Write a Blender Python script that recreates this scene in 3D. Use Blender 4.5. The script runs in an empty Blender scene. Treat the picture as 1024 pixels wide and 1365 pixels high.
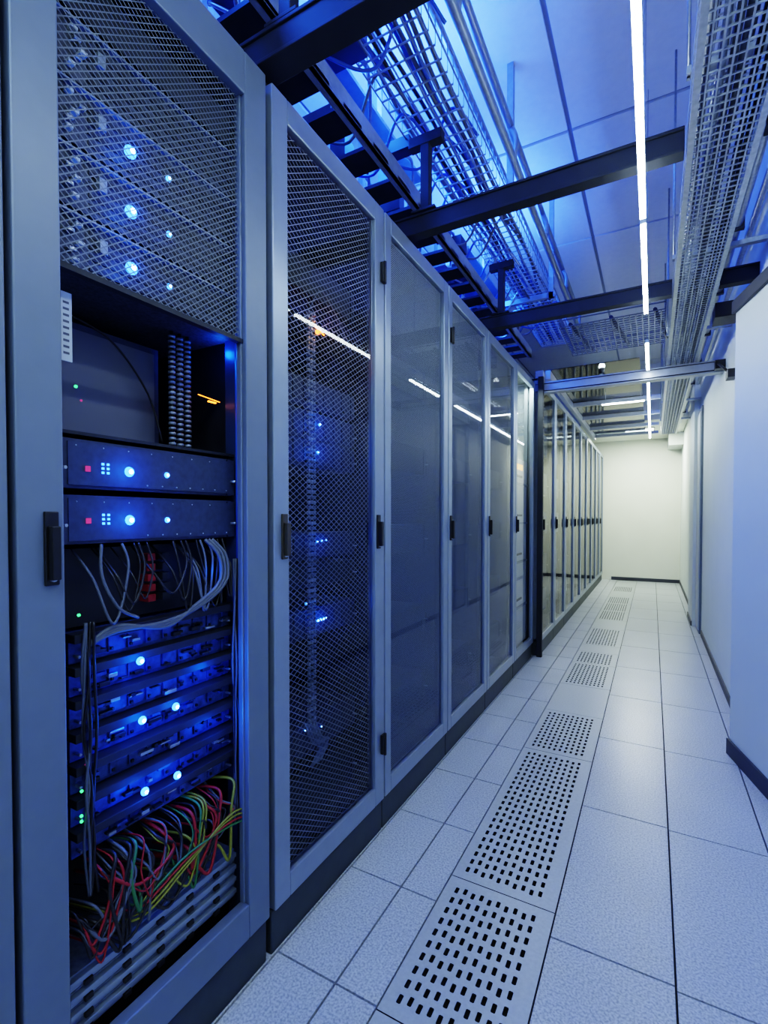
import bpy, math, random
from mathutils import Vector, Matrix
random.seed(7)
S = bpy.context.scene
try:
    S.view_settings.view_transform = 'Filmic'
    S.view_settings.look = 'High Contrast'
    S.view_settings.exposure = 0.12
except Exception as e:
    print(e)

# ------------------------------------------------------------------ materials
def new_mat(name):
    m = bpy.data.materials.new(name); m.use_nodes = True
    nt = m.node_tree; nt.nodes.clear()
    return m, nt, nt.nodes.new('ShaderNodeOutputMaterial')

def pbr(name, col, rough=0.5, metal=0.0, noise=0.0, scale=40, bump=0.0, emis=None, es=0.0, spec=0.5):
    m, nt, out = new_mat(name)
    b = nt.nodes.new('ShaderNodeBsdfPrincipled')
    b.inputs['Base Color'].default_value = (*col, 1)
    b.inputs['Roughness'].default_value = rough
    b.inputs['Metallic'].default_value = metal
    b.inputs['Specular IOR Level'].default_value = spec
    if emis:
        b.inputs['Emission Color'].default_value = (*emis, 1)
        b.inputs['Emission Strength'].default_value = es
    nt.links.new(b.outputs[0], out.inputs[0])
    tc = nt.nodes.new('ShaderNodeTexCoord')
    n = nt.nodes.new('ShaderNodeTexNoise'); n.inputs['Scale'].default_value = scale
    n.inputs['Detail'].default_value = 4
    nt.links.new(tc.outputs['Object'], n.inputs['Vector'])
    if noise > 0:
        r = nt.nodes.new('ShaderNodeValToRGB')
        r.color_ramp.elements[0].position = 0.3; r.color_ramp.elements[1].position = 0.7
        r.color_ramp.elements[0].color = (*[c*(1-noise) for c in col], 1)
        r.color_ramp.elements[1].color = (*[min(1, c*(1+noise)) for c in col], 1)
        nt.links.new(n.outputs['Fac'], r.inputs['Fac'])
        nt.links.new(r.outputs['Color'], b.inputs['Base Color'])
    if bump > 0:
        bp = nt.nodes.new('ShaderNodeBump'); bp.inputs['Strength'].default_value = bump
        bp.inputs['Distance'].default_value = 0.002
        nt.links.new(n.outputs['Fac'], bp.inputs['Height'])
        nt.links.new(bp.outputs[0], b.inputs['Normal'])
    return m

def emit(name, col, s):
    m, nt, out = new_mat(name)
    e = nt.nodes.new('ShaderNodeEmission')
    e.inputs[0].default_value = (*col, 1); e.inputs[1].default_value = s
    nt.links.new(e.outputs[0], out.inputs[0])
    return m

def mesh_mat(name, py, pz, w, col, rough=0.35, metal=0.8):
    """woven diamond wire / perforated sheet, Y-Z plane in object space"""
    m, nt, out = new_mat(name)
    L = nt.links.new
    tc = nt.nodes.new('ShaderNodeTexCoord'); sp = nt.nodes.new('ShaderNodeSeparateXYZ')
    L(tc.outputs['Object'], sp.inputs[0])
    def M(op, a, b=None):
        n = nt.nodes.new('ShaderNodeMath'); n.operation = op
        for i, v in enumerate((a, b)):
            if v is None: continue
            if isinstance(v, (int, float)): n.inputs[i].default_value = v
            else: L(v, n.inputs[i])
        return n.outputs[0]
    a = M('DIVIDE', sp.outputs['Y'], py); b = M('DIVIDE', sp.outputs['Z'], pz)
    u = M('FRACT', M('ADD', M('ADD', a, b), 500.0)); v = M('FRACT', M('ADD', M('SUBTRACT', a, b), 500.0))
    du = M('ABSOLUTE', M('SUBTRACT', u, 0.5)); dv = M('ABSOLUTE', M('SUBTRACT', v, 0.5))
    k = M('MINIMUM', du, dv)
    wire = M('LESS_THAN', k, w)
    p = nt.nodes.new('ShaderNodeBsdfPrincipled')
    p.inputs['Base Color'].default_value = (*col, 1)
    p.inputs['Roughness'].default_value = rough; p.inputs['Metallic'].default_value = metal
    t = nt.nodes.new('ShaderNodeBsdfTransparent')
    mx = nt.nodes.new('ShaderNodeMixShader')
    L(wire, mx.inputs[0]); L(t.outputs[0], mx.inputs[1]); L(p.outputs[0], mx.inputs[2])
    L(mx.outputs[0], out.inputs[0])
    return m

def glass_mat(name, tint=(1, 1, 1), ior=1.5, rough=0.02):
    m, nt, out = new_mat(name)
    L = nt.links.new
    f = nt.nodes.new('ShaderNodeFresnel'); f.inputs['IOR'].default_value = ior
    t = nt.nodes.new('ShaderNodeBsdfTransparent'); t.inputs[0].default_value = (*tint, 1)
    g = nt.nodes.new('ShaderNodeBsdfGlossy'); g.inputs['Roughness'].default_value = rough
    mx = nt.nodes.new('ShaderNodeMixShader')
    L(f.outputs[0], mx.inputs[0]); L(t.outputs[0], mx.inputs[1]); L(g.outputs[0], mx.inputs[2])
    L(mx.outputs[0], out.inputs[0])
    return m

def tile_mat():
    m, nt, out = new_mat('floor_tile_speckled')
    L = nt.links.new
    b = nt.nodes.new('ShaderNodeBsdfPrincipled')
    tc = nt.nodes.new('ShaderNodeTexCoord')
    n1 = nt.nodes.new('ShaderNodeTexNoise'); n1.inputs['Scale'].default_value = 170; n1.inputs['Detail'].default_value = 5
    n2 = nt.nodes.new('ShaderNodeTexNoise'); n2.inputs['Scale'].default_value = 2.5
    L(tc.outputs['Object'], n1.inputs['Vector']); L(tc.outputs['Object'], n2.inputs['Vector'])
    r = nt.nodes.new('ShaderNodeValToRGB')
    r.color_ramp.elements[0].position = 0.34; r.color_ramp.elements[0].color = (0.34, 0.37, 0.42, 1)
    r.color_ramp.elements[1].position = 0.60; r.color_ramp.elements[1].color = (0.64, 0.67, 0.71, 1)
    L(n1.outputs['Fac'], r.inputs['Fac'])
    mx = nt.nodes.new('ShaderNodeMixRGB'); mx.blend_type = 'MULTIPLY'; mx.inputs[0].default_value = 0.2
    L(r.outputs[0], mx.inputs[1]); L(n2.outputs['Fac'], mx.inputs[2])
    L(mx.outputs[0], b.inputs['Base Color'])
    b.inputs['Roughness'].default_value = 0.30
    L(b.outputs[0], out.inputs[0])
    return m

FRAME = pbr('rack_frame_paint', (0.155, 0.19, 0.255), 0.42, 0.3, 0.03, 30)
SILVER = pbr('door_frame_silver', (0.28, 0.33, 0.41), 0.32, 0.5, 0.03, 30)
DARK = pbr('dark_sheet_metal', (0.018, 0.022, 0.032), 0.5, 0.3, 0.2, 20)
BLACK = pbr('black_plastic', (0.008, 0.008, 0.01), 0.35)
PLINTH = pbr('rack_plinth', (0.035, 0.046, 0.052), 0.5, 0.1, 0.1, 20)
INNER = pbr('rack_inner_blue', (0.03, 0.06, 0.14), 0.4, 0.5)
SRV = pbr('server_bezel', (0.025, 0.038, 0.085), 0.55, 0.1, 0.2, 80)
SRV2 = pbr('server_bezel_grey', (0.045, 0.055, 0.08), 0.6, 0.2, 0.5, 150)
EQUIP = pbr('equipment_silver', (0.24, 0.28, 0.34), 0.4, 0.5, 0.2, 100)
CABIN = pbr('cabinet_interior_grey', (0.16, 0.19, 0.22), 0.5, 0.1, 0.1, 20)
BAY = pbr('drive_bay', (0.04, 0.08, 0.24), 0.45, 0.3, 0.5, 60)
STEEL = pbr('galvanised_steel', (0.42, 0.46, 0.52), 0.32, 0.85, 0.15, 60)
TRAYB = pbr('tray_painted', (0.30, 0.36, 0.46), 0.35, 0.5, 0.1, 40)
BEAM = pbr('beam_dark_paint', (0.018, 0.022, 0.03), 0.6, 0.0, 0.1, 20, spec=0.3)
HEADER = pbr('header_aluminium', (0.40, 0.43, 0.50), 0.35, 0.5, 0.05, 20)
WALL = pbr('wall_paint', (0.76, 0.81, 0.79), 0.6, 0, 0.02, 3, 0.05)
WALLF = pbr('end_wall_paint', (0.74, 0.75, 0.68), 0.6, 0, 0.02, 3)
CEIL = pbr('ceiling_tile', (0.70, 0.71, 0.73), 0.7, 0, 0.03, 30, 0.1)
GRID = pbr('ceiling_grid', (0.22, 0.26, 0.34), 0.5)
GROUT = pbr('floor_gap', (0.015, 0.02, 0.03), 0.8)
TILE = tile_mat()
PERF = pbr('perforated_tile_steel', (0.46, 0.49, 0.51), 0.36, 0.1, 0.06, 90)
VOID = pbr('void_shade_black', (0.004, 0.004, 0.006), 0.9)  # near-black stands in for the unlit depth behind openings
BASEB = pbr('baseboard_rubber', (0.045, 0.05, 0.07), 0.5)
MESH1 = mesh_mat('diamond_wire_mesh', 0.0165, 0.0130, 0.10, (0.14, 0.165, 0.21), 0.5, 0.2)
MESH1B = mesh_mat('diamond_wire_mesh_light', 0.0280, 0.0175, 0.085, (0.30, 0.33, 0.38), 0.5, 0.2)
MESH2 = mesh_mat('perforated_door_mesh', 0.009, 0.008, 0.20, (0.33, 0.37, 0.40), 0.6, 0.1)
GLASS = glass_mat('door_glass', (0.95, 0.97, 1.0), 1.36)
ROOFGL = glass_mat('containment_glass', (0.8, 0.88, 0.95), 1.6, 0.05)
LEDW = emit('led_strip_white', (0.80, 0.94, 1.0), 46)
UPFILL = emit('uplight_fill_white', (0.66, 0.82, 1.0), 15)  # added glow on the strip tops, lifts the ceiling
LEDB = emit('status_led_blue', (0.02, 0.13, 1.0), 14)
LEDC = emit('status_led_core', (0.35, 0.65, 1.0), 40)
LEDG = emit('status_led_green', (0.05, 1.0, 0.2), 3)
LEDR = emit('status_led_pink', (1.0, 0.12, 0.5), 0.5)
LEDO = emit('status_led_orange', (1.0, 0.20, 0.02), 8)
AMBER = emit('amber_indicator', (1.0, 0.45, 0.1), 2.5)
TUBEB = emit('blue_tube', (0.02, 0.14, 1.0), 10)
CARD = pbr('paper_label', (0.5, 0.55, 0.6), 0.6)
INK = pbr('label_ink', (0.08, 0.09, 0.12), 0.6)
CGREY = pbr('cable_grey', (0.085, 0.10, 0.13), 0.5)
CBLK = pbr('cable_black', (0.010, 0.010, 0.013), 0.4)
CRED = pbr('cable_red', (0.26, 0.008, 0.016), 0.5)
CYEL = pbr('cable_yellow', (0.20, 0.20, 0.02), 0.5)
CGRN = pbr('cable_green', (0.03, 0.15, 0.05), 0.5)
CBLU = pbr('cable_blue', (0.03, 0.10, 0.45), 0.4)
BRONZE = pbr('handle_bronze', (0.12, 0.10, 0.07), 0.3, 0.8)
WHITEP = pbr('white_cabinet_paint', (0.6, 0.63, 0.62), 0.5)

# ------------------------------------------------------------------ mesh builder
class MB:
    def __init__(s): s.v = []; s.f = []; s.m = []; s.sm = []; s.mats = []
    def mi(s, m):
        if m not in s.mats: s.mats.append(m)
        return s.mats.index(m)
    def face(s, pts, m, smooth=False):
        n = len(s.v); s.v += [tuple(p) for p in pts]
        s.f.append(list(range(n, n+len(pts)))); s.m.append(s.mi(m)); s.sm.append(smooth)
    def box(s, x0, x1, y0, y1, z0, z1, m):
        x0, x1 = sorted((x0, x1)); y0, y1 = sorted((y0, y1)); z0, z1 = sorted((z0, z1))
        n = len(s.v)
        s.v += [(x0,y0,z0),(x1,y0,z0),(x1,y1,z0),(x0,y1,z0),(x0,y0,z1),(x1,y0,z1),(x1,y1,z1),(x0,y1,z1)]
        for q in ((0,3,2,1),(4,5,6,7),(0,1,5,4),(1,2,6,5),(2,3,7,6),(3,0,4,7)):
            s.f.append([n+i for i in q]); s.m.append(s.mi(m)); s.sm.append(False)
    def prism(s, poly, z0, z1, m):
        n = len(poly); b = len(s.v)
        s.v += [(x, y, z0) for x, y in poly]+[(x, y, z1) for x, y in poly]; mi = s.mi(m)
        s.f.append([b+i for i in range(n)][::-1]); s.f.append([b+n+i for i in range(n)]); s.m += [mi, mi]; s.sm += [False, False]
        for i in range(n):
            j = (i+1) % n; s.f.append([b+i, b+j, b+n+j, b+n+i]); s.m.append(mi); s.sm.append(False)
    def tube(s, pts, r, m, n=8, smooth=True, caps=True):
        pts = [Vector(p) for p in pts]; rings = []
        up = Vector((0, 0, 1))
        for i, p in enumerate(pts):
            d = (pts[min(i+1, len(pts)-1)] - pts[max(i-1, 0)])
            if d.length < 1e-9: d = Vector((0, 0, 1))
            d.normalize()
            a = d.cross(up if abs(d.z) < 0.9 else Vector((1, 0, 0))).normalized()
            b = d.cross(a).normalized()
            base = len(s.v)
            for k in range(n):
                t = 2*math.pi*(k+0.5)/n
                s.v.append(tuple(p + a*math.cos(t)*r + b*math.sin(t)*r))
            rings.append(base)
        mi = s.mi(m)
        for i in range(len(rings)-1):
            for k in range(n):
                k2 = (k+1) % n
                s.f.append([rings[i]+k, rings[i]+k2, rings[i+1]+k2, rings[i+1]+k]); s.m.append(mi); s.sm.append(smooth)
        if caps:
            s.f.append([rings[0]+k for k in range(n)][::-1]); s.m.append(mi); s.sm.append(False)
            s.f.append([rings[-1]+k for k in range(n)]); s.m.append(mi); s.sm.append(False)
    def ball(s, c, r, m, seg=10, flat=1.0):
        n = len(s.v); rings = 6
        for i in range(rings+1):
            th = math.pi*i/rings
            for k in range(seg):
                ph = 2*math.pi*k/seg
                s.v.append((c[0]+flat*r*math.cos(th), c[1]+r*math.sin(th)*math.cos(ph), c[2]+r*math.sin(th)*math.sin(ph)))
        mi = s.mi(m)
        for i in range(rings):
            for k in range(seg):
                k2 = (k+1) % seg
                s.f.append([n+i*seg+k, n+i*seg+k2, n+(i+1)*seg+k2, n+(i+1)*seg+k]); s.m.append(mi); s.sm.append(True)
    def led(s, x, y, z, r):
        """blue lens with a hot core at its tip"""
        s.ball((x, y, z), r, LEDB, 12, 0.7)
        s.ball((x+r*0.45, y, z), r*0.48, LEDC, 10)
    def obj(s, name, parent=None, bevel=0.0):
        me = bpy.data.meshes.new(name); me.from_pydata(s.v, [], s.f)
        for m in s.mats: me.materials.append(m)
        me.polygons.foreach_set('material_index', s.m); me.polygons.foreach_set('use_smooth', s.sm)
        me.update()
        o = bpy.data.objects.new(name, me); S.collection.objects.link(o)
        if parent: o.parent = parent
        if bevel > 0:
            b = o.modifiers.new('bevel', 'BEVEL'); b.width = bevel; b.segments = 2
            b.limit_method = 'ANGLE'; b.angle_limit = math.radians(50)
        return o

def empty(name, loc=(0, 0, 0)):
    e = bpy.data.objects.new(name, None); S.collection.objects.link(e)
    return e

def spline(pts, n=8):
    P = [Vector(p) for p in pts]; P = [P[0]] + P + [P[-1]]; out = []
    for i in range(1, len(P)-2):
        for k in range(n):
            t = k/n; a, b, c, d = P[i-1], P[i], P[i+1], P[i+2]
            out.append(0.5*((2*b) + (c-a)*t + (2*a-5*b+4*c-d)*t*t + (3*b-a-3*c+d)*t**3))
    out.append(P[-2]); return out

def light(name, kind, loc, energy, col, size=0.1, sizey=None, rot=(0, 0, 0), parent=None, radius=0.01):
    l = bpy.data.lights.new(name, kind); l.energy = energy; l.color = col
    if kind == 'AREA':
        l.size = size
        if sizey: l.shape = 'RECTANGLE'; l.size_y = sizey
    else: l.shadow_soft_size = radius
    o = bpy.data.objects.new(name, l); o.location = loc; o.rotation_euler = rot
    S.collection.objects.link(o)
    if parent: o.parent = parent
    return o

# ------------------------------------------------------------------ room shell
XL, XR, YB, YF, ZC = -2.15, 0.43, -1.6, 9.95, 3.35
XN = 1.05   # the near part of the room is wider on the right
m = MB(); m.box(XL-0.1, XN+0.1, YB-0.1, YF+0.1, -0.10, -0.012, GROUT)
m.box(-0.50, -0.26, YB, YF, -0.0125, -0.011, VOID)  # black sheet paints the shade below the perforated tiles
G = 0.0028
def tiles(x0, x1, y0, pitch, ya=YB, yb=YF):
    y = y0
    while y > ya: y -= pitch
    while y < yb:
        a, b = max(y, ya), min(y+pitch, yb)
        if b-a > 0.02: m.box(x0+G, x1-G, a+G, b-G, -0.012, 0, TILE)
        y += pitch
tiles(XL, -1.40, 1.336, 0.72); tiles(-1.40, -0.86, 1.336, 0.72)
tiles(-0.86, -0.675, 1.336, 0.36); tiles(-0.675, -0.556, 1.336, 0.36)
tiles(-0.236, 0.062, 1.372, 0.697); tiles(0.062, 0.36, 1.359, 0.697); tiles(0.36, 0.66, 1.372, 0.697); tiles(0.66, XN, 1.372, 0.697)
segs = [(-1.53, -1.03, 1), (-1.03, -0.53, 1), (-0.53, -0.03, 1), (-0.03, 0.47, 1), (0.47, 0.97, 1), (0.97, 1.46, 1), (1.46, 2.46, 1), (2.46, 3.02, 1),
        (3.02, 3.55, 0), (3.55, 4.12, 1), (4.12, 4.5, 1), (4.5, 4.75, 0), (4.75, 5.5, 1), (5.5, 6.0, 0),
        (6.0, 6.6, 1), (6.6, 7.2, 1), (7.2, 7.8, 1), (7.8, 8.4, 0), (8.4, 9.0, 1), (9.0, 9.9, 0)]
for y0, y1, k in segs:
    X0, X1 = -0.556+G*.6, -0.236-G*.6; Y0, Y1 = y0+G*.6, y1-G*.6
    if not k:
        m.box(X0, X1, Y0, Y1, -0.012, 0, PERF); continue
    hx0, hx1 = -0.530, -0.276; nc = 10; cp = (hx1-hx0)/nc
    hy0, hy1 = Y0+0.028, Y1-0.028; nr = max(3, int(round((hy1-hy0)/0.042))); rp = (hy1-hy0)/nr
    for (a, b, c, d) in ((X0, hx0, Y0, Y1), (hx1, X1, Y0, Y1), (hx0, hx1, Y0, hy0), (hx0, hx1, hy1, Y1)):
        m.face([(a, c, 0), (b, c, 0), (b, d, 0), (a, d, 0)], PERF)
    for i in range(nc):
        for j in range(nr):
            cx0, cx1 = hx0+i*cp, hx0+(i+1)*cp; cy0, cy1 = hy0+j*rp, hy0+(j+1)*rp
            off = rp*0.07*(1 if i % 2 else -1)
            mx_, my_ = (cx0+cx1)/2, (cy0+cy1)/2+off
            w, h = 0.0056, 0.0120; c_ = 0.0022
            a0, a1, b0, b1 = mx_-w, mx_+w, my_-h, my_+h
            q = [(cx0, cy0), (cx1, cy0), (cx1, cy1), (cx0, cy1)]
            P8 = [(a0+c_, b0), (a1-c_, b0), (a1, b0+c_), (a1, b1-c_), (a1-c_, b1), (a0+c_, b1), (a0, b1-c_), (a0, b0+c_)]
            z = lambda p: (*p, 0)
            m.face([z(q[0]), z(q[1]), z(P8[1]), z(P8[0])], PERF); m.face([z(q[1]), z(P8[2]), z(P8[1])], PERF)
            m.face([z(q[1]), z(q[2]), z(P8[3]), z(P8[2])], PERF); m.face([z(q[2]), z(P8[4]), z(P8[3])], PERF)
            m.face([z(q[2]), z(q[3]), z(P8[5]), z(P8[4])], PERF); m.face([z(q[3]), z(P8[6]), z(P8[5])], PERF)
            m.face([z(q[3]), z(q[0]), z(P8[7]), z(P8[6])], PERF); m.face([z(q[0]), z(P8[0]), z(P8[7])], PERF)
            for t in range(8):
                u = (t+1) % 8
                m.face([(*P8[t], 0), (*P8[u], 0), (*P8[u], -0.004), (*P8[t], -0.004)], GROUT)
m.obj('floor')

m = MB(); m.box(XL-0.1, XL, YB-0.1, YF+0.1, -0.1, ZC+0.1, WALL); m.obj('wall_left')
m = MB(); m.box(XR, XN+0.1, 2.45, YF+0.1, -0.1, ZC+0.1, WALL); m.obj('wall_right')
m = MB(); m.box(XN, XN+0.1, YB-0.1, 2.45, -0.1, ZC+0.1, WALL); m.obj('wall_right')
m = MB(); m.box(XL-0.1, XR+0.1, YF, YF+0.12, -0.1, ZC+0.1, WALLF); m.obj('wall_far')
m = MB(); m.box(XL-0.1, XN+0.1, YB-0.12, YB, -0.1, ZC+0.1, WALL); m.obj('wall_back')
m = MB(); m.box(XL-0.1, XN+0.1, YB-0.1, YF+0.1, ZC+0.015, ZC+0.1, GRID)
xs = [-2.9, -1.66, -0.433, 0.8, 2.0]
y = -1.82
while y < YF:
    for i in range(4):
        a, b = max(xs[i], XL)+0.012, min(xs[i+1], XN)-0.012
        if b > a: m.box(a, b, max(y, YB)+0.012, min(y+1.2, YF)-0.012, ZC, ZC+0.015, CEIL)
    y += 1.2
m.obj('ceiling')
m = MB(); m.box(XL, XR, 8.0, YF, 2.55, ZC, WALLF); SOF = m.obj('ceiling_soffit', bevel=0.004)
def along(p, t, off=0):
    dx, dy = 0.233, -0.972
    return (p[0]+dx*t-dy*off, p[1]+dy*t+dx*off)
P0 = (0.338, 2.87)
m = MB(); m.prism([P0, along(P0, 2.9), along(P0, 2.9, 0.06), along(P0, 0, 0.09)], 0, 2.14, WALL); m.obj('wall_partition', bevel=0.004)
m = MB(); m.prism([along(P0, -0.01, -0.014), along(P0, 2.9, -0.014), along(P0, 2.9, 0.07), along(P0, -0.01, 0.09)], 2.125, 2.185, BASEB); m.obj('trim_1', bevel=0.003)
m = MB(); m.prism([along(P0, -0.008, -0.010), along(P0, 2.9, -0.010), along(P0, 2.9, 0.0), along(P0, 0, 0.0)], 0, 0.075, BASEB)
m.box(XR-0.010, XR, 2.90, 5.65, 0, 0.05, BASEB); m.box(0.365, 0.375, 6.1, 6.7, 0, 0.05, BASEB); m.box(XR-0.010, XR, 6.7, YF, 0, 0.05, BASEB)
m.obj('baseboard_right')
m = MB(); m.box(0.375, XR+0.01, 6.1, 6.7, 0, 2.7, WALL); m.obj('wall_pier', bevel=0.006)
m = MB(); m.box(0.412, XR-0.001, 5.70, 6.09, 0, 2.25, CABIN); m.box(0.402, 0.412, 5.74, 6.05, 0.03, 2.2, WHITEP); m.obj('door_1', bevel=0.002)
m = MB(); m.box(-0.66, XR, YF-0.012, YF, 0, 0.06, BASEB); m.obj('baseboard_far')

# ------------------------------------------------------------------ racks
XF = -0.853
def door(parent, xf, y0, y1, z0, z1, sl, sr, rt, rb, fm, panel, glass=False, panel_z0=None):
    t = 0.028
    d = MB()
    d.box(xf-t, xf, y0, y0+sl, z0, z1, fm); d.box(xf-t, xf, y1-sr, y1, z0, z1, fm)
    d.box(xf-t, xf, y0+sl, y1-sr, z1-rt, z1, fm); d.box(xf-t, xf, y0+sl, y1-sr, z0, z0+rb, fm)
    d.box(xf-t, xf-0.012, y0+sl, y0+sl+0.006, z0+rb, z1-rt, fm); d.box(xf-t, xf-0.012, y1-sr-0.006, y1-sr, z0+rb, z1-rt, fm)
    d.obj('door_frame', parent, bevel=0.003)
    if panel:
        p = MB(); a = panel_z0 if panel_z0 else z0+rb
        x = xf-0.020
        p.face([(x, y0+sl, a), (x, y1-sr, a), (x, y1-sr, z1-rt), (x, y0+sl, z1-rt)], panel); p.obj('door_mesh', parent)
    if glass:
        p = MB(); x = xf-0.012
        p.face([(x, y0+sl, z0+rb), (x, y1-sr, z0+rb), (x, y1-sr, z1-rt), (x, y0+sl, z1-rt)], GLASS); p.obj('door_glass', parent)

def handle(parent, xf, y, z=1.10, h=0.12, m=BLACK, w=0.022):
    d = MB()
    d.box(xf, xf+0.006, y-w/2, y+w/2, z-h/2, z+h/2, m)
    d.box(xf+0.006, xf+0.020, y-w*0.32, y+w*0.32, z-h*0.42, z+h*0.30, m)
    d.tube([(xf, y, z-h*0.40), (xf+0.012, y, z-h*0.40)], 0.006, STEEL, 10)
    d.obj('handle', parent, bevel=0.002)

def hinge(parent, xf, y, z):
    d = MB(); d.box(xf, xf+0.012, y-0.014, y+0.012, z-0.035, z+0.035, BLACK)
    d.tube([(xf+0.012, y, z-0.04), (xf+0.012, y, z+0.04)], 0.006, BLACK, 8); d.obj('hinge', parent, bevel=0.002)

def carcass(parent, xf, y0, y1, top, depth=0.9, inner=DARK):
    x1 = xf-0.030; x0 = xf-depth
    c = MB()
    c.box(x0, xf-0.012, y0, y1, 0.0, 0.115, PLINTH)
    c.obj('plinth', parent, bevel=0.004)
    c = MB()
    c.box(x0, x1, y0, y0+0.012, 0.115, top, inner); c.box(x0, x1, y1-0.012, y1, 0.115, top, inner)
    c.box(x0, x0+0.012, y0, y1, 0.115, top, inner)
    c.box(x0, x1, y0, y1, top-0.02, top, inner); c.box(x0, x1, y0, y1, 0.115, 0.14, inner)
    for a, b in ((y0+0.012, y0+0.05), (y1-0.05, y1-0.012)):
        c.box(xf-0.075, xf-0.045, a, b, 0.14, top-0.02, inner)
    c.obj('cabinet_body', parent, bevel=0.002)

def rack(y0, y1, xf=XF, top=2.27, name='server_rack', inner=DARK):
    e = empty(name); carcass(e, xf, y0, y1, top, inner=inner); return e

DX = -0.91
def server(parent, y0, y1, z0, z1, mat=SRV, x=DX, depth=0.6, ears=True, bays=0, baymat=BAY):
    d = MB(); d.box(x-depth, x, y0, y1, z0, z1, mat)
    if ears:
        for a, b in ((y0-0.006, y0+0.016), (y1-0.016, y1+0.006)):
            d.box(x, x+0.004, a, b, z0+0.002, z1-0.002, mat)
            d.tube([(x, (a+b)/2, (z0+z1)/2-0.01), (x+0.02, (a+b)/2, (z0+z1)/2-0.01)], 0.003, STEEL, 8)
    if bays:
        w = (y1-y0-0.05)/bays
        for i in range(bays):
            a = y0+0.025+i*w
            d.box(x, x+0.004+0.002*random.random(), a+0.003, a+w-0.003, z0+0.008, z1-0.008, baymat)
            d.box(x+0.004, x+0.009, a+0.006, a+w*0.3, z0+0.012, z0+0.018, BLACK)
    return d

# --- rack partially in frame at the left edge
r = rack(-0.26, 0.372); door(r, XF, -0.26, 0.372, 0.12, 2.25, 0.06, 0.06, 0.06, 0.06, FRAME, MESH2)
handle(r, XF, -0.22)

# --- rack 1: open-fronted rack with visible equipment
r = rack(0.382, 0.940)
door(r, XF, 0.382, 0.940, 0.12, 2.25, 0.070, 0.072, 0.10, 0.085, FRAME, MESH1, panel_z0=1.575)
d = MB(); d.box(XF-0.026, XF-0.010, 0.452, 0.868, 1.567, 1.577, DARK); d.obj('mesh_lower_edge', r)
handle(r, XF, 0.430)
c = MB()
for yy in (0.452, 0.895):
    c.box(DX-0.03, DX+0.003, yy-0.012, yy+0.012, 0.14, 2.24, INNER)
    z = 0.18
    while z < 2.2:
        c.box(DX+0.003, DX+0.0045, yy-0.004, yy+0.004, z, z+0.008, BLACK); z += 0.022
c.box(DX-0.05, DX+0.030, 0.915, 0.924, 0.14, 2.2, INNER)
c.tube([(DX+0.012, 0.882, 0.95), (DX+0.012, 0.882, 1.60)], 0.005, CBLU, 8)
c.tube([(DX+0.012, 0.898, 0.30), (DX+0.012, 0.898, 1.60)], 0.004, CBLU, 8)
c.obj('mounting_rails', r)
for z0 in (1.590, 1.703, 1.817, 1.93):
    d = server(r, 0.455, 0.892, z0, z0+0.098, SRV2)
    for q in range(4): d.box(DX, DX+0.003, 0.53, 0.875, z0+0.012+q*0.020, z0+0.022+q*0.020, DARK)
    d.box(DX, DX+0.012, 0.455, 0.892, z0+0.096, z0+0.100, EQUIP)
    for k in range(5):
        yy = 0.485+random.random()*0.03
        d.box(DX, DX+0.014, yy, yy+0.012, z0+0.014+k*0.016, z0+0.020+k*0.016, STEEL if k % 2 else CARD)
    d.box(DX, DX+0.012, 0.545, 0.560, z0+0.05, z0+0.075, EQUIP)
    d.obj('rack_server', r, bevel=0.001)
d = server(r, 0.455, 0.892, 2.05, 2.13, DARK); d.obj('blanking_panel', r, bevel=0.001)
d = MB()
d.box(DX-0.20, DX-0.16, 0.52, 0.79, 1.31, 1.56, SRV)
d.box(DX-0.16, DX-0.155, 0.535, 0.775, 1.325, 1.545, pbr('panel_face', (0.11, 0.12, 0.165), 0.35))
d.box(DX-0.3, DX, 0.455, 0.892, 1.300, 1.306, DARK)
for k in range(3):
    yy = 0.775+k*0.022
    d.tube([(DX-0.09, yy, 1.305), (DX-0.09, yy, 1.59)], 0.005, CBLK, 8)
    z = 1.31
    while z < 1.585:
        d.tube([(DX-0.09, yy, z), (DX-0.09, yy, z+0.006)], 0.0085, EQUIP, 10); z += 0.012
d.tube(spline([(DX-0.10, 0.545, 1.55), (DX-0.12, 0.65, 1.53), (DX-0.13, 0.74, 1.44), (DX-0.12, 0.77, 1.33)]), 0.0025, CBLK, 6)
d.box(DX-0.05, DX-0.045, 0.845, 0.868, 1.434, 1.437, LEDO)
d.tube([(DX-0.03, 0.80, 1.44), (DX-0.03, 0.865, 1.435)], 0.001, LEDO, 6)
d.obj('cable_duct_compartment', r)
d = MB(); d.box(DX+0.003, DX+0.006, 0.478, 0.496, 1.425, 1.545, CARD)
for k in range(9): d.box(DX+0.006, DX+0.0065, 0.481, 0.491, 1.437+k*0.011, 1.441+k*0.011, INK)
d.obj('asset_label', r)
for z0, zl in ((1.203, 1.240), (1.102, 1.145)):
    d = server(r, 0.470, 0.872, z0, z0+0.089, SRV)
    d.box(DX, DX+0.006, 0.486, 0.856, z0+0.006, z0+0.083, SRV)
    x = DX+0.006
    d.box(x, x+0.003, 0.516, 0.524, zl-0.006, zl+0.004, LEDR)
    for yy in (0.546, 0.556):
        for q in range(3): d.box(x, x+0.002, yy, yy+0.004, zl-0.008+q*0.008, zl-0.004+q*0.008, LEDB)
    d.led(x, 0.601, zl, 0.010); d.led(x, 0.686, zl, 0.006)
    for q in range(7): d.ball((x, 0.64+q*0.035, z0+0.012), 0.0017, STEEL, 6); d.ball((x, 0.50+q*0.05, z0+0.077), 0.0014, STEEL, 6)
    d.obj('rack_server', r, bevel=0.0)
zr = 0.52; rows = 7; ph = 0.060
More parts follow.
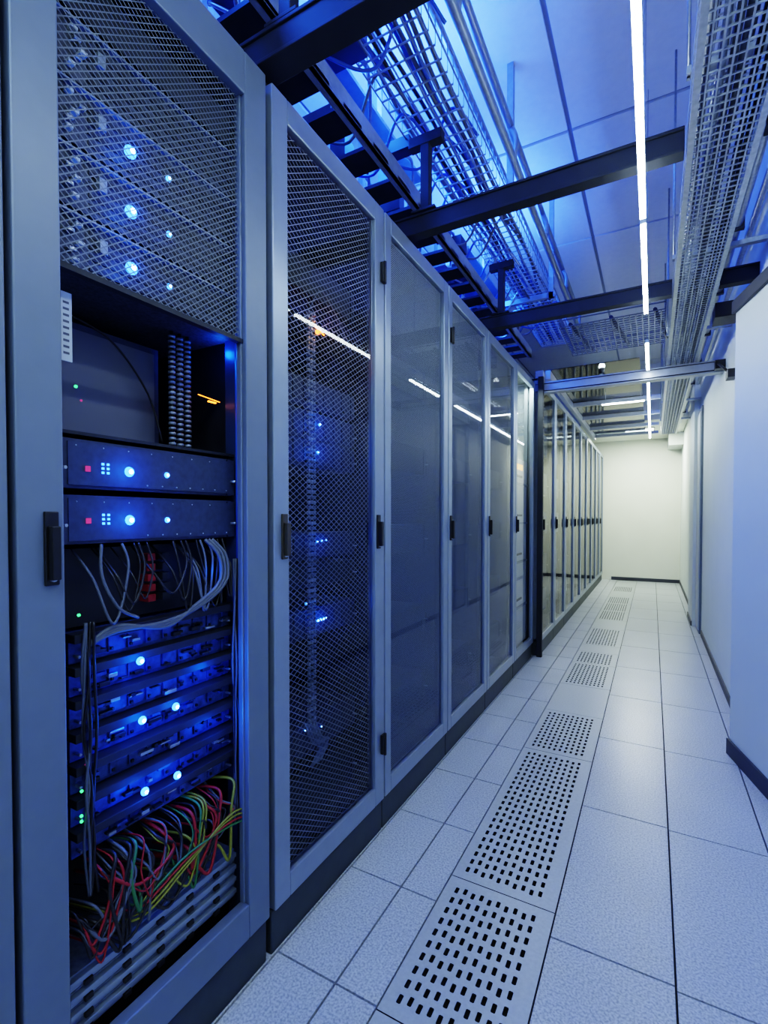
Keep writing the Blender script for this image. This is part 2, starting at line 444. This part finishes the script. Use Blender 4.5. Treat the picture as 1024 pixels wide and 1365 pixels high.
for i in range(rows):
    z0 = zr+i*ph
    d = server(r, 0.500, 0.870, z0, z0+0.052, BAY, x=DX-0.02, bays=8)
    d.box(DX-0.02, DX+0.012, 0.490, 0.880, z0+0.044, z0+0.060, DARK)
    for k in range(14):
        yy = 0.515+random.random()*0.33; zz = z0+random.uniform(0.006, 0.034)
        d.box(DX-0.014, DX-0.004, yy, yy+random.uniform(.006, .03), zz, zz+random.uniform(.003, .009), random.choice((STEEL, BLACK, DARK, DARK, BAY)))
    d.obj('blade_server', r, bevel=0.001)
d = MB()
for (yy, zz) in ((0.615, 0.863), (0.618, 0.742), (0.622, 0.595), (0.6965, 0.743), (0.699, 0.592)):
    d.led(DX+0.014, yy, zz, 0.0085)
for (yy, zz) in ((0.601, 1.855), (0.601, 1.741), (0.601, 1.633)):
    d.led(DX+0.020, yy, zz, 0.012)
for (yy, zz) in ((0.6857, 1.855), (0.6857, 1.741), (0.6857, 1.633)):
    d.led(DX+0.020, yy, zz, 0.006)
for (yy, zz) in ((0.499, 1.383), (0.499, 0.975), (0.499, 0.60), (0.50, 0.655), (0.499, 0.61)):
    d.ball((DX+0.010, yy, zz), 0.003, LEDG, 6)
for (yy, zz) in ((0.508, 1.36), (0.508, 0.70)): d.ball((DX+0.010, yy, zz), 0.0022, LEDR, 6)
d.obj('status_leds', r)
for (yy, zz, p) in ((0.601, 1.24, .3), (0.601, 1.145, .3), (0.615, 0.863, .5), (0.618, 0.742, .5), (0.622, 0.595, .4),
                    (0.70, 0.743, .35), (0.70, 0.592, .3), (0.60, 1.855, .4), (0.60, 1.741, .4), (0.60, 1.633, .4), (0.78, 0.80, .4), (0.80, 0.66, .3), (0.78, 1.03, .12)):  # last three are added blue fill with no LED beside them
    light('led_glow', 'POINT', (DX+0.036, yy, zz), p, (0.0, 0.10, 1.0), parent=r, radius=0.016)
light('cabinet_blue_fill', 'POINT', (DX-0.03, 0.87, 1.56), 0.3, (0.01, 0.12, 1.0), parent=r, radius=0.01)  # added point light for the blue glow inside, no fixture here
d = MB(); cx = DX+0.012
for k in range(14):
    a = 0.53+random.random()*0.30; b = a+random.uniform(-0.10, 0.10); b = min(max(b, 0.52), 0.86)
    low = random.uniform(0.94, 1.0)
    d.tube(spline([(cx, a, 1.10), (cx+0.012, a+0.005, 1.05), (cx+0.02, (a+b)/2, low), (cx+0.005, b, 1.04), (DX-0.05, b, 1.09)]), random.choice((0.0018, 0.0026)), random.choice((CBLK, CGREY, CBLK, CBLK, CGREY)), 6)
for o in (0, 0.010, 0.020):
    d.tube(spline([(cx, 0.80-o, 1.10), (cx+0.018, 0.825-o, 1.06), (cx+0.022, 0.82-o, 1.00), (cx+0.02, 0.75-o, 0.955), (cx+0.018, 0.66, 0.935-o*.5), (cx+0.012, 0.56, 0.935+o*.5), (cx, 0.51, 0.915)]), 0.0042, CGREY, 8)
d.tube(spline([(cx, 0.54, 1.10), (cx+0.01, 0.535, 1.04), (cx+0.02, 0.56, 0.98), (cx+0.02, 0.60, 0.955)]), 0.003, CGREY, 6)
for yy, mm in ((0.665, CRED), (0.70, DARK)):
    for q in range(5): d.box(DX-0.06, DX-0.03, yy, yy+0.018, 0.97+q*0.022, 0.985+q*0.022, mm)
d.box(DX-0.30, DX-0.06, 0.47, 0.88, 0.94, 1.09, DARK)
for k in range(6):
    y = 0.862+random.random()*0.025
    d.tube(spline([(cx+random.uniform(0, .01), y+random.uniform(-.006, .006), 0.40+q*0.13) for q in range(6)]), 0.003, random.choice((CBLK, CGREY, CBLK)), 6)
for k in range(5):
    y = 0.505+random.random()*0.02
    d.tube(spline([(cx+random.uniform(0, .01), y+random.uniform(-.006, .006), 0.46+q*0.10) for q in range(6)]), 0.0026, random.choice((CBLK, CBLK, CGREY)), 6)
d.obj('patch_cables', r)
d = MB()
cols = [CRED, CBLK, CBLK, CGREY, CBLK, CRED, CYEL, CBLK, CRED, CBLK, CBLK, CGREY, CGRN]
for k in range(46):
    a = 0.52+random.random()*0.32; b = a-random.uniform(-0.03, 0.13); b = min(max(b, 0.49), 0.85)
    lo = random.uniform(0.335, 0.43); j = random.uniform(-.015, .015)
    d.tube(spline([(DX-0.05, a, 0.50+random.random()*0.02), (cx+0.004, a+0.01+j, 0.495+j), (cx+0.020, a+0.015-j, 0.45), (cx+0.022+j*.3, (a+b)/2+j, lo), (cx+0.008, b+j, lo+0.045), (DX-0.08, b-0.01, lo+0.03+j)]),
           random.choice((0.0018, 0.0026, 0.0036)), cols[k % len(cols)], 6)
for k, mm in enumerate((CYEL, CYEL, CRED, CGRN)):
    d.tube(spline([(cx, 0.52+0.02*k, 0.40), (cx+0.02, 0.60, 0.36+0.01*k), (cx+0.028, 0.70, 0.40+0.008*k), (cx+0.028, 0.80, 0.44-0.006*k), (cx+0.026, 0.86, 0.44-0.01*k), (cx+0.03, 0.885, 0.405)]), 0.0024, mm, 6)
d.box(DX-0.35, DX-0.10, 0.47, 0.88, 0.33, 0.51, VOID)  # black block paints the dark depth behind the cables
d.obj('power_cables', r)
for k in range(4):
    z0 = 0.205+k*0.030
    d = MB(); d.box(DX-0.5, DX, 0.47, 0.875, z0, z0+0.026, EQUIP); d.box(DX, DX+0.012, 0.475, 0.870, z0+0.013, z0+0.023, SILVER)
    d.box(DX, DX+0.006, 0.475, 0.870, z0+0.003, z0+0.008, SILVER)
    for q in range(5): d.box(DX+0.006, DX+0.014, 0.50+q*0.075, 0.515+q*0.075, z0+0.001, z0+0.011, BLACK)
    d.obj('power_strip', r, bevel=0.001)

# --- rack 2
r = rack(0.958, 1.552)
door(r, XF, 0.962, 1.550, 0.12, 2.25, 0.060, 0.063, 0.065, 0.065, SILVER, MESH1B, glass=True)
handle(r, XF, 1.000, m=BRONZE); handle(r, XF, 1.505, z=1.10); hinge(r, XF, 1.535, 2.02); hinge(r, XF, 1.535, 0.33)
X2 = -0.95
for (z0, z1, mt) in ((1.50, 1.585, SRV), (1.40, 1.485, SRV), (1.31, 1.395, SRV), (1.02, 1.10, SRV), (0.93, 1.0, DARK), (0.77, 0.86, SRV), (0.40, 0.50, SRV), (0.20, 0.34, DARK), (1.85, 1.95, DARK)):
    d = server(r, 1.02, 1.49, z0, z1, mt, x=X2, bays=8 if mt is SRV else 0, baymat=SRV); d.obj('rack_server', r, bevel=0.001)
d = MB()
d.ball((X2+0.02, 1.258, 1.736), 0.010, LEDO)
d.tube([(X2+0.02, 1.235, 1.75), (X2+0.02, 1.29, 1.736)], 0.003, LEDO, 6)
for (yy, zz, rr) in ((1.275, 1.448, .005), (1.265, 1.357, .0055), (1.202, .883, .004), (1.26, 1.073, .0035), (1.285, 1.075, .0035), (1.31, 1.077, .0035),
                     (1.262, .82, .005), (1.277, .82, .005), (1.292, .82, .005), (1.307, .82, .004), (1.195, .49, .003), (1.28, .47, .0025)):
    d.led(X2+0.012, yy, zz, rr)
d.obj('status_leds', r)
for (yy, zz, p) in ((1.27, 1.45, .25), (1.27, 1.36, .25), (1.28, 1.08, .12), (1.28, .83, .2)):
    light('led_glow', 'POINT', (X2+0.04, yy, zz), p, (0.0, 0.10, 1.0), parent=r, radius=0.01)
light('orange_glow', 'POINT', (X2+0.045, 1.258, 1.74), 0.12, (1, .3, .03), parent=r, radius=0.006)
d = MB()
for yy in (1.192, 1.206, 1.220):
    z = 0.52
    while z < 1.78:
        d.tube([(X2+0.03, yy, z), (X2+0.03, yy, z+0.010)], 0.006, STEEL if int(z*60) % 2 else EQUIP, 8); z += 0.016
for k in range(5):
    y = 1.18+k*0.012
    d.tube(spline([(X2+0.02, y, 0.52), (X2+0.03, y+0.03, 0.45), (X2+0.02, y+0.08, 0.42), (X2+0.01, y+0.05, 0.36)]), 0.004, EQUIP, 6)
d.tube(spline([(X2+0.03, 1.20, 1.78), (X2+0.03, 1.26, 1.86), (X2+0.02, 1.38, 1.80), (X2+0.02, 1.45, 1.72)]), 0.003, CGREY, 6)
d.obj('cable_column', r)

# --- racks 3-5
for k, (y0, y1) in enumerate(((1.556, 2.182), (2.186, 2.816), (2.820, 3.478))):
    r = rack(y0, y1)
    door(r, XF, y0+0.003, y1-0.003, 0.12, 2.25, 0.045, 0.05, 0.06, 0.06, SILVER, MESH2, glass=True)
    if k: handle(r, XF, y0+0.030)
    hinge(r, XF, y0+0.03, 2.02) if k == 1 else None
    for z0 in (0.3, 0.62, 1.0, 1.35, 1.7):
        d = server(r, y0+0.06, y1-0.06, z0, z0+0.12, DARK, x=X2); d.obj('rack_server', r)
# --- rack 6: glass fronted white storage cabinet
r = rack(3.482, 4.10, inner=CABIN)
door(r, XF, 3.485, 4.097, 0.12, 2.25, 0.045, 0.04, 0.05, 0.05, SILVER, None, glass=True)
handle(r, XF, 3.51)
d = MB(); d.box(-1.30, -0.905, 3.53, 4.05, 0.16, 1.60, WHITEP)
for z in (0.45, 0.8, 1.1, 1.4): d.box(-0.905, -0.892, 3.54, 4.04, z, z+0.015, SILVER); d.box(-0.905, -0.897, 3.70, 3.88, z+0.06, z+0.075, BASEB)
d.box(-0.905, -0.900, 3.62, 3.9, 1.52, 1.56, AMBER)
d.obj('storage_drawers', r)
light('drawer_fill_light', 'AREA', (-0.893, 3.80, 2.20), 8, (0.85, 1.0, 0.90), 0.02, 0.45, (0, 0, 0), r)  # added fill to brighten the drawers, cabinet has no such fixture

# --- far glass-door cabinets
XG = -0.800
post = MB(); post.box(XG-0.03, XG+0.012, 4.112, 4.150, 0, 2.30, BEAM); post.obj('containment_post', bevel=0.003)
yy = 4.155
for k in range(9):
    y0, y1 = yy, yy+0.625
    r = empty('glass_door_cabinet'); carcass(r, XG, y0, y1, 2.30, 0.95, CABIN)
    door(r, XG, y0+0.004, y1-0.004, 0.12, 2.28, 0.05, 0.05, 0.05, 0.05, SILVER, None, glass=True)
    handle(r, XG, y0+0.03)
    for z0 in (0.3, 0.62, 1.0, 1.35, 1.7, 1.95):
        d = server(r, y0+0.06, y1-0.06, z0, z0+0.20, EQUIP, x=XG-0.07, bays=3, baymat=EQUIP); d.obj('rack_server', r)
    yy = y1+0.003

# ------------------------------------------------------------------ overhead structure
for y in (-0.40, 0.965, 1.80, 2.90):
    m = MB(); zb = 2.275; th = 0.078; w_ = 0.025 if y > 1 else 0.035
    for (a, b) in ((-1.9, 0.075), (0.275, XR if y > 2.4 else XN)):
        m.box(a, b, y-w_, y+w_, zb, zb+0.010, BEAM); m.box(a, b, y-w_, y+w_, zb+th-.01, zb+th, BEAM)
        m.box(a, b, y-w_+.005, y-w_+.013, zb+0.010, zb+th-.01, BEAM)
    for x in (-0.80,):
        m.box(x-0.018, x+0.018, y-0.018, y+0.018, zb+th, 2.66, BEAM)
        m.box(x-0.05, x+0.05, y-0.035, y+0.035, zb+th, zb+th+0.01, BEAM)
        m.box(x-0.07, x+0.07, y-0.02, y+0.02, 2.62, 2.66, BEAM)
    m.obj('support_beam', bevel=0.002)
CH = empty('containment_header')
m = MB(); m.box(-0.86, 0.43, 4.16, 4.24, 2.175, 2.262, HEADER); m.box(-0.86, 0.43, 4.15, 4.16, 2.185, 2.192, DARK); m.box(-0.86, 0.43, 4.15, 4.16, 2.245, 2.25, DARK)
m.box(-0.86, -0.80, 4.16, 4.24, 2.262, 2.36, HEADER)
m.obj('header_beam', CH, bevel=0.004)
m = MB(); m.tube([(0.385, 4.10, 2.22), (0.41, 3.62, 2.02)], 0.009, BLACK, 8); m.box(0.385, 0.429, 3.56, 3.66, 1.99, 2.04, BLACK); m.box(0.37, 0.429, 4.08, 4.15, 2.18, 2.24, BLACK); m.obj('closer_arm', CH)

def ladder_tray(x0, x1, y0, y1, z, h, pitch, rw, mat, rmat):
    m = MB()
    m.box(x0, x0+0.012, y0, y1, z, z+h, mat); m.box(x1-0.012, x1, y0, y1, z, z+h, mat)
    m.box(x0, x0+0.03, y0, y1, z, z+0.006, mat); m.box(x1-0.03, x1, y0, y1, z, z+0.006, mat)
    y = y0+0.05
    while y < y1: m.box(x0, x1, y, y+rw, z+0.008, z+0.022, rmat); y += pitch
    return m
def basket(m, x0, x1, y0, y1, z, h, py, px, r, mat):
    y = y0
    while y <= y1:
        m.tube([(x0, y, z+h), (x0, y, z), (x1, y, z), (x1, y, z+h)], r, mat, 4, False, False); y += py
    x = x0
    while x <= x1+1e-6: m.tube([(x, y0, z), (x, y1, z)], r, mat, 4, False, False); x += px
    k = 1
    while k*px <= h+1e-6:
        for x in (x0, x1): m.tube([(x, y0, z+k*px), (x, y1, z+k*px)], r, mat, 4, False, False)
        k += 1
OT = empty('overhead_cable_tray')
m = ladder_tray(-1.36, -0.88, -1.0, 4.1, 2.46, 0.07, 0.19, 0.11, TRAYB, DARK)
for k in range(6):
    x = -1.32+k*0.045
    m.tube(spline([(x+random.uniform(-.01, .01), -1+q*0.5, 2.50+random.uniform(0, .02)) for q in range(11)], 3), 0.014, random.choice((CBLK, CBLU, CGREY, CBLK)), 6)
m.obj('cable_ladder', OT)
m = MB(); basket(m, -0.90, -0.64, -0.8, 4.6, 2.70, 0.10, 0.055, 0.05, 0.0035, TRAYB)
for k in range(9):
    x = -0.87+k*0.025
    m.tube(spline([(x+random.uniform(-.02, .02), -.8+q*0.36, 2.715+random.uniform(0, .04)) for q in range(16)], 3), 0.008, random.choice((CGREY, CBLU, CBLU, CBLK)), 6)
for y in (0.2, 1.3, 2.4, 3.5):
    m.box(-1.5, -0.60, y, y+0.03, 2.66, 2.695, TRAYB)
    m.box(-1.49, -1.46, y, y+0.03, 2.66, ZC, TRAYB); m.box(-0.64, -0.61, y, y+0.03, 2.66, ZC, TRAYB)
m.obj('wire_basket', OT)
m = MB()
m.tube([(-0.58, -1.0, 2.80), (-0.58, 4.6, 2.80)], 0.018, TRAYB, 12); m.tube([(-0.60, -1.0, 2.98), (-0.60, 4.6, 2.98)], 0.016, TRAYB, 12)
m.tube([(-0.74, -1.0, 3.05), (-0.74, 4.6, 3.05)], 0.012, TRAYB, 10)
y = -0.7
while y < 4.6:
    m.tube(spline([(-0.58, y, 2.80), (-0.57, y, 2.90), (-0.60, y+0.02, 2.98)], 5), 0.012, TRAYB, 8)
    y += 0.75
m.obj('conduits', OT)
m = MB()
for k in range(30):
    y = -0.3+k*0.15+random.uniform(-.03, .03); x = random.uniform(-1.25, -0.93); z = 2.60+random.uniform(0, .10)
    m.box(x, x+random.uniform(.05, .14), y, y+random.uniform(.05, .1), z, z+random.uniform(.04, .1), random.choice((DARK, TRAYB, INNER)))
    m.tube(spline([(x, y, z), (x+0.15, y+0.1, z-0.03), (x+0.30, y+0.05, z+0.12), (x+0.38, y+0.15, z+0.05)]), 0.006, random.choice((CBLU, CGREY, STEEL)), 6)
    m.tube(spline([(x, y, z), (x+0.05, y+0.2, z+0.1), (x-0.05, y+0.4, z+0.04)]), 0.008, random.choice((CBLU, EQUIP)), 6)
m.obj('junction_boxes', OT)

for y in (0.4, 1.9, 3.4):
    e = empty('blue_tube_lamp'); e.parent = OT
    m = MB(); m.box(-1.12, -1.04, y-0.4, y+0.4, 2.86, 2.875, TRAYB); m.tube([(-1.08, y-0.38, 2.89), (-1.08, y+0.38, 2.89)], 0.013, TUBEB, 10)
    m.box(-1.09, -1.07, y-0.02, y+0.02, 2.875, ZC, TRAYB)
    m.obj('lamp_body', e)
    light('lamp_up', 'AREA', (-0.98, y, 2.92), 48, (0.03, 0.11, 1.0), 0.12, 0.75, (math.radians(180), math.radians(-25), 0), e)
    light('lamp_down', 'AREA', (-1.05, y, 2.85), 26, (0.02, 0.12, 1.0), 0.12, 0.75, (0, 0, 0), e)
    light('lamp_side', 'POINT', (-0.82, y, 3.0), 10, (0.03, 0.11, 1.0), parent=e, radius=0.05)

# right-hand trays
RT = empty('perforated_cable_tray')
m = MB(); basket(m, 0.085, 0.265, -1.2, 7.6, 2.275, 0.085, 0.030, 0.0257, 0.003, STEEL)
m.box(0.081, 0.085, -1.2, 7.6, 2.344, 2.368, STEEL); m.box(0.265, 0.269, -1.2, 7.6, 2.350, 2.366, STEEL)
m.box(0.081, 0.098, -1.2, 7.6, 2.270, 2.275, STEEL); m.box(0.252, 0.269, -1.2, 7.6, 2.270, 2.275, STEEL)
for k in range(6):
    x = 0.110+k*0.026
    m.tube(spline([(x+random.uniform(-.008, .008), -1.2+q*0.55, 2.288+random.uniform(0, .02)) for q in range(17)], 3), 0.010, random.choice((CGREY, CBLK, EQUIP)), 6)
for q in range(8):
    y = -0.6+q*1.1
    m.box(0.07, XR, y, y+0.03, 2.372, 2.392, STEEL)
    m.tube([(0.075, y+0.015, 2.372), (0.075, y+0.015, ZC)], 0.005, STEEL, 6)
m.obj('lower_tray', RT)
m = MB(); basket(m, 0.11, 0.36, -1.2, 7.6, 2.60, 0.08, 0.045, 0.04, 0.003, STEEL)
for k in range(6):
    x = 0.14+k*0.036
    m.tube(spline([(x+random.uniform(-.01, .01), -1.2+q*0.55, 2.615+random.uniform(0, .02)) for q in range(17)], 3), 0.012, random.choice((CGREY, STEEL)), 6)
m.obj('upper_wire_basket', RT)
m = MB(); m.tube([(0.31, -1.2, 2.42), (0.31, 7.6, 2.42)], 0.018, STEEL, 12); m.tube([(0.405, 2.5, 2.56), (0.405, 7.6, 2.56)], 0.014, STEEL, 10)
for q in range(12): m.box(0.285, 0.335, -0.9+q*0.7, -0.875+q*0.7, 2.395, 2.445, BASEB)
m.box(0.29, 0.40, 3.25, 3.40, 2.25, 2.33, BLACK)
m.obj('conduits', RT)
m = MB(); z = 2.42
x = -0.56
while x < 0.06: m.tube([(x, 3.45, z), (x, 4.1, z)], 0.0045, CGREY, 4, False, False); x += 0.035
y = 3.45
while y < 4.1: m.tube([(-0.56, y, z+.09), (-0.56, y, z), (0.06, y, z), (0.06, y, z+.09)], 0.0045, CGREY, 4, False, False); y += 0.04
for zz in (z+.045, z+.09): m.tube([(-0.56, 3.45, zz), (0.06, 3.45, zz)], 0.0045, CGREY, 4, False, False); m.tube([(-0.56, 4.1, zz), (0.06, 4.1, zz)], 0.0045, CGREY, 4, False, False)
for x in (-0.5, -0.25, 0.0): m.tube([(x, 3.5, z+.03), (x+.08, 4.1, z+.03)], 0.012, CBLK, 6)
m.obj('crossover_basket', RT)
m = MB()
for y in (4.8, 5.6, 6.4, 7.2, 7.9): m.box(-0.80, 0.06, y, y+0.04, 2.34, 2.38, HEADER)
m.box(-0.80, -0.76, 4.26, 7.98, 2.31, 2.38, HEADER)
m.box(-0.78, -0.10, 4.28, 7.96, 2.385, 2.39, ROOFGL); m.obj('containment_roof', bevel=0.0)

# LED strip luminaires: pendant profile with down-light; glowing top added to brighten the ceiling
for (a, b) in ((-1.4, 0.30), (0.34, 2.03), (2.07, 2.97), (3.48, 4.10), (4.40, 7.6)):
    e = empty('linear_led_lamp')
    m = MB(); m.box(-0.053, -0.030, a, b, 2.242, 2.263, STEEL); m.obj('housing', e, bevel=0.002)
    m = MB(); m.box(-0.051, -0.032, a+0.01, b-0.01, 2.232, 2.2425, LEDW); m.obj('diffuser', e)
    m = MB(); m.box(-0.051, -0.032, a+0.01, b-0.01, 2.263, 2.2645, UPFILL); m.obj('uplight_fill', e)  # made-up upward glow, brightens the ceiling
    m = MB()
    for y in (a+0.08, b-0.08): m.tube([(-0.0415, y, 2.263), (-0.0415, y, ZC if b < 4.0 else 2.34)], 0.0012, STEEL, 6)
    m.obj('suspension', e)
e = empty('linear_led_lamp')
m = MB(); m.box(-0.46, -0.07, 5.28, 5.305, 2.27, 2.29, STEEL); m.box(-0.45, -0.08, 5.283, 5.302, 2.262, 2.27, LEDW)
for x in (-0.42, -0.11): m.box(x, x+0.004, 5.29, 5.294, 2.29, 2.385, STEEL)
m.obj('housing', e)
def panel(x, y, z, w, l, power, col):  # glowing panel plus area light, added as fill
    e = empty('fill_panel')
    m = MB(); m.box(x-w/2-.015, x+w/2+.015, y-l/2-.015, y+l/2+.015, z-0.012, z, SILVER); m.box(x-w/2, x+w/2, y-l/2, y+l/2, z-0.015, z-0.011, emit('fill_panel_emit', col, 6)); m.obj('panel', e)
    light('fill_panel_light', 'AREA', (x, y, z-0.02), power, col, w, l, (0, 0, 0), e)
panel(-0.2, 8.9, 2.55, 0.40, 0.5, 40, (0.93, 1.0, 0.84))  # added to light the end wall; soffit has no such fixture
panel(0.30, -0.7, ZC, 0.5, 1.0, 18, (0.60, 0.82, 1.0))  # unseen fill added behind the camera
e = empty('spot_lamp')
m = MB(); m.tube([(-0.40, 4.65, 2.31), (-0.40, 4.65, 2.385)], 0.022, STEEL, 12); m.ball((-0.40, 4.65, 2.305), 0.026, LEDW); m.obj('spot', e)
m = MB(); m.box(0.22, 0.43, 9.3, 9.95, 2.34, 2.55, WHITEP); m.box(0.215, 0.22, 9.35, 9.9, 2.37, 2.40, GRID); m.obj('air_conditioner', SOF, bevel=0.01)

# ------------------------------------------------------------------ world + camera
w = bpy.data.worlds.new('world'); S.world = w; w.use_nodes = True
w.node_tree.nodes['Background'].inputs[0].default_value = (0.10, 0.16, 0.30, 1)
w.node_tree.nodes['Background'].inputs[1].default_value = 0.3
F = 650.0; CX, CY = 870.0, 690.0
pitch = math.radians(1.2)
yaw = math.atan((CX-512)/F)
cd = bpy.data.cameras.new('camera'); cam = bpy.data.objects.new('camera', cd); S.collection.objects.link(cam)
cam.location = (0, 0, 1.15)
cam.rotation_euler = (math.radians(90)-pitch, 0, yaw)
cd.sensor_fit = 'AUTO'; cd.sensor_width = 36; cd.lens = F/1365*36
cd.shift_y = (CY-(682.5-F*math.tan(pitch)))/1365
cd.clip_start = 0.02
S.camera = cam
